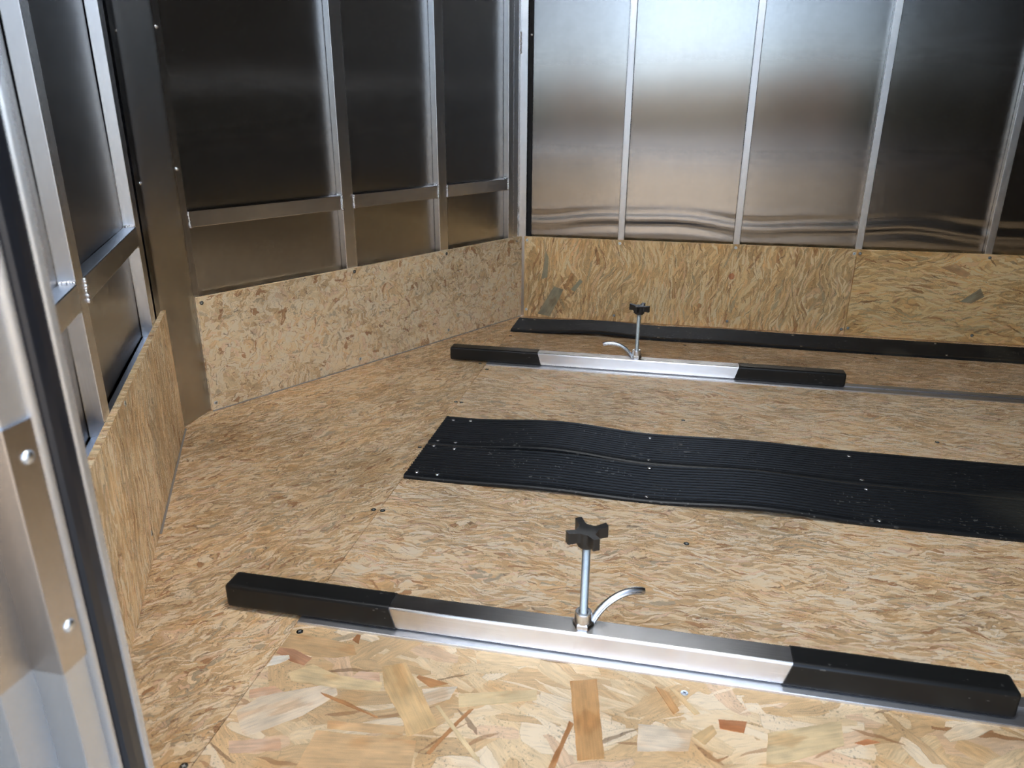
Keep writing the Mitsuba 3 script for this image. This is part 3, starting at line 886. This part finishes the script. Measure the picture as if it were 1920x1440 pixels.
def tie_down(label, x0, x1, yc, cut0, cut1, xr, hook_deg, knob_deg, hook_len):
    k = thing('tie_down_bar', label, 'tie-down bar')
    zc, h = 0.0262, 0.0385
    tube, uv = ring_tube(rrect(h, h, 0.0042), (x0 + 0.01, yc, zc), (x1 - 0.01, yc, zc), Y3)
    part(k, 'tube', tube, 'bar_metal', True, uv=uv)
    slant = 0.011 / 0.0405
    for a, b, cut, sgn in ((x0, cut0 + 0.06, cut0, 1), (cut1 - 0.06, x1, cut1, -1)):
        s = rounded_box((a, yc - 0.0211, zc - 0.0208), (b, yc + 0.0211, zc + 0.0211), 0.0065)
        # a slanted open end: longer at the bottom
        nrm = np.array([-1.0 * sgn, 0, -slant]) if True else None
        nrm = np.array([-sgn, 0.0, -slant])
        nrm /= np.linalg.norm(nrm)
        top = np.array([cut, yc, zc + 0.021])
        s = s.trim_by_plane(nrm.tolist(), float(nrm @ top))
        part(k, 'end_sleeve', to_tri(s), 'sleeve_plastic', 30, label='black plastic sleeve over the bar end')
    zt = zc + h / 2
    # threaded rod
    prof, z = [(0.0, zt - 0.004)], zt - 0.004
    while z < 0.190:
        prof += [(0.0052, z), (0.0060, z + 0.0007)]
        z += 0.0015
    prof += [(0.0, z)]
    part(k, 'threaded_rod', place(lathe(prof, 20), T4(o=(xr, yc, 0))), 'zinc', False, label='zinc-plated threaded rod')
    # barrel nut with its curved handle
    hexa = lathe([(0.0, 0), (0.0125, 0), (0.0155, 0.0025), (0.0155, 0.0085), (0.0128, 0.011), (0.0, 0.011)], 6)
    barrel = lathe([(0.0, 0.009), (0.0124, 0.009), (0.0128, 0.012), (0.0126, 0.0245), (0.0116, 0.0262), (0.0072, 0.0262), (0.0062, 0.0235), (0.0, 0.0235)], 28)
    nut = cat([hexa, barrel])
    nk = part(k, 'nut', place(nut, T4(o=(xr, yc, zt + 0.0002))), 'bright_zinc', 35, label='bright zinc nut')
    ctl = np.array([(0.010, 0.006), (0.016, 0.007), (0.026, 0.020), (0.042, 0.033), (0.062, 0.041), (0.082, 0.0425), (0.102, 0.038)]) * [hook_len / 0.102, 1]
    from scipy.interpolate import CubicSpline
    tt = np.linspace(0, 1, len(ctl))
    cs = CubicSpline(tt, ctl)(np.linspace(0, 1, 40))
    a = math.radians(hook_deg)
    pts = [(xr + r * math.cos(a), yc + r * math.sin(a), zt + z) for r, z in cs]
    rad = np.interp(np.linspace(0, 1, 40), [0, 0.15, 0.5, 0.97, 1], [0.0075, 0.0062, 0.0060, 0.0062, 0.0054])
    hk = sweep(pts, rad, 16, 0.86, up=(-math.sin(a), math.cos(a), 0))
    # the groove pressed along both sides of the handle
    part(nk, 'handle', hk, 'bright_zinc', 45)
    for sd in (-1, 1):
        off = np.array([-math.sin(a), math.cos(a), 0]) * sd
        rib = [np.array(p) + off * 0.0049 * (r / 0.006) for p, r in zip(pts[6:-2], rad[6:-2])]
        part(nk, 'handle_rib', sweep(rib, 0.0017, 8), 'bright_zinc', True)
    # four-armed knob
    star = sg.box(-0.031, -0.0052, 0.031, 0.0052).union(sg.box(-0.0052, -0.031, 0.0052, 0.031)).union(sg.Point(0, 0).buffer(0.0145))
    star = star.buffer(0.006, quad_segs=6).buffer(-0.0075, quad_segs=6).buffer(0.0015, quad_segs=4)
    mm = m3.CrossSection([np.array(sg.polygon.orient(star, 1.0).exterior.coords)[:-1]]).extrude(0.0145)
    mm = mm.refine_to_length(0.003)
    kn = to_tri(mm)
    r = np.linalg.norm(kn.vertices[:, :2], axis=1) / 0.031
    kn.vertices[:, 2] += 0.0035 * r ** 2 * (kn.vertices[:, 2] / 0.0145)
    hub = lathe([(0.0, -0.0095), (0.0128, -0.0095), (0.0143, -0.007), (0.0145, 0.004), (0.0, 0.004)], 28)
    b = math.radians(knob_deg)
    part(k, 'knob', place(cat([kn, hub]), T4((math.cos(b), math.sin(b), 0), (-math.sin(b), math.cos(b), 0), Z3, (xr, yc, 0.1935))), 'knob_plastic', 40, label='black four-armed star knob')
    return k


tie_down('silver tie-down bar with black ends and star knob, the nearer one at the front', -0.646, 0.503, 0.9085, -0.371, 0.218, -0.0755, 31, 31, 0.098)
tie_down('silver tie-down bar with black ends and star knob, the farther one by the far wall', -0.640, 0.541, 2.186, -0.359, 0.243, -0.058, 182, -22, 0.102)

# ------------------------------------------------------------------ outside the door, unseen: ground, and stand-ins for the blurred reflections in the bare walls
scene['gravel'] = principled(lambda p, n, uv: mi.Color3f(0.24, 0.21, 0.17) * (0.75 + 0.5 * fbm(p.x * 6, p.y * 6, octaves=4)), 0.9, 0.1)
scene['asphalt'] = principled((0.17, 0.17, 0.17), 0.8, 0.2)
scene['brick_red'] = principled((0.40, 0.24, 0.18), 0.8, 0.2)
scene['roof_grey'] = principled((0.12, 0.12, 0.13), 0.8, 0.2)
scene['leaf'] = principled(lambda p, n, uv: mi.Color3f(0.045, 0.06, 0.03) * (0.5 + fbm(p.x * 1.5, p.y * 1.5, p.z * 1.5)), 0.8, 0.1)
scene['bark'] = principled((0.08, 0.06, 0.045), 0.9, 0.1)
lot = thing('ground', 'gravel yard and asphalt outside the trailer', kind='structure')
part(lot, 'gravel', cbox((-40, -13, -0.6), (40, 14, -0.5), 0.01), 'gravel')
part(lot, 'asphalt', cbox((-90, -140, -0.62), (90, -13.001, -0.52), 0.01), 'asphalt')
unseen_red_shape = thing('unseen_red_shape', 'unseen reddish shape across the yard, placed for a dim smudge in the far wall', 'stand_in')  # reddish stand-in out of view, for a dim smudge mirrored in the wall
part(unseen_red_shape, 'wall', cbox((-1.2, -42, -0.53), (1.2, -39.5, 3.2), 0.02), 'brick_red')
part(unseen_red_shape, 'roof', along(sg.Polygon([(-1.5, 0), (1.5, 0), (0, 1.3)]), (0, -42.3, 3.2), (0, -39.2, 3.2), (-1, 0, 0)), 'roof_grey')


def unseen_hedge(name, label, y, top, seed, bsdf='leaf', category='unseen_hedge'):  # dark rows out of view, standing in for bands mirrored in the wall
    k = thing(name, label, category)
    xs = np.linspace(-60, 60, 160)
    v, f = [], []
    for i, x in enumerate(xs):
        h = top + 0.35 * (top + 0.5) * (meshkit.fbm(np.array([[x * 0.4, y, seed]]), 3)[0] - 0.6)
        for a in np.linspace(0, np.pi, 9):
            r = 1 + 0.25 * (meshkit.fbm(np.array([[x * 0.9, a * 2, seed + 7]]), 3)[0] - 0.5)
            v.append((x, y + 1.6 * math.cos(a) * r, -0.51 + (h + 0.5) * math.sin(a) ** 0.6 * (r * 0.3 + 0.7)))
    for i in range(len(xs) - 1):
        for j in range(8):
            q = i * 9 + j
            f += [(q, q + 9, q + 10), (q, q + 10, q + 1)]
    part(k, 'foliage', trimesh.Trimesh(v, f, process=False), bsdf, True)


unseen_hedge('unseen_hedge', 'unseen tall dark mass across the yard, placed for the dim band in the reflection', -60, 3.0, 3)
unseen_hedge('unseen_hedge', 'unseen low dark mass in front of the pale wall, placed for the lower dark band in the reflection', -45, 1.05, 9)
gw = thing('unseen_pale_wall', 'unseen pale wall across the yard, placed for the light line between the dark bands', 'wall')  # pale stand-in out of view, for the light line in the reflection
scene['pale_wall'] = principled((0.55, 0.55, 0.54), 0.8, 0.2)
part(gw, 'wall', cbox((-45, -50.2, -0.53), (45, -50, 1.7), 0.02), 'pale_wall')
part(gw, 'coping', cbox((-45.1, -50.28, 1.7), (45.1, -49.92, 1.8), 0.02), 'roof_grey')
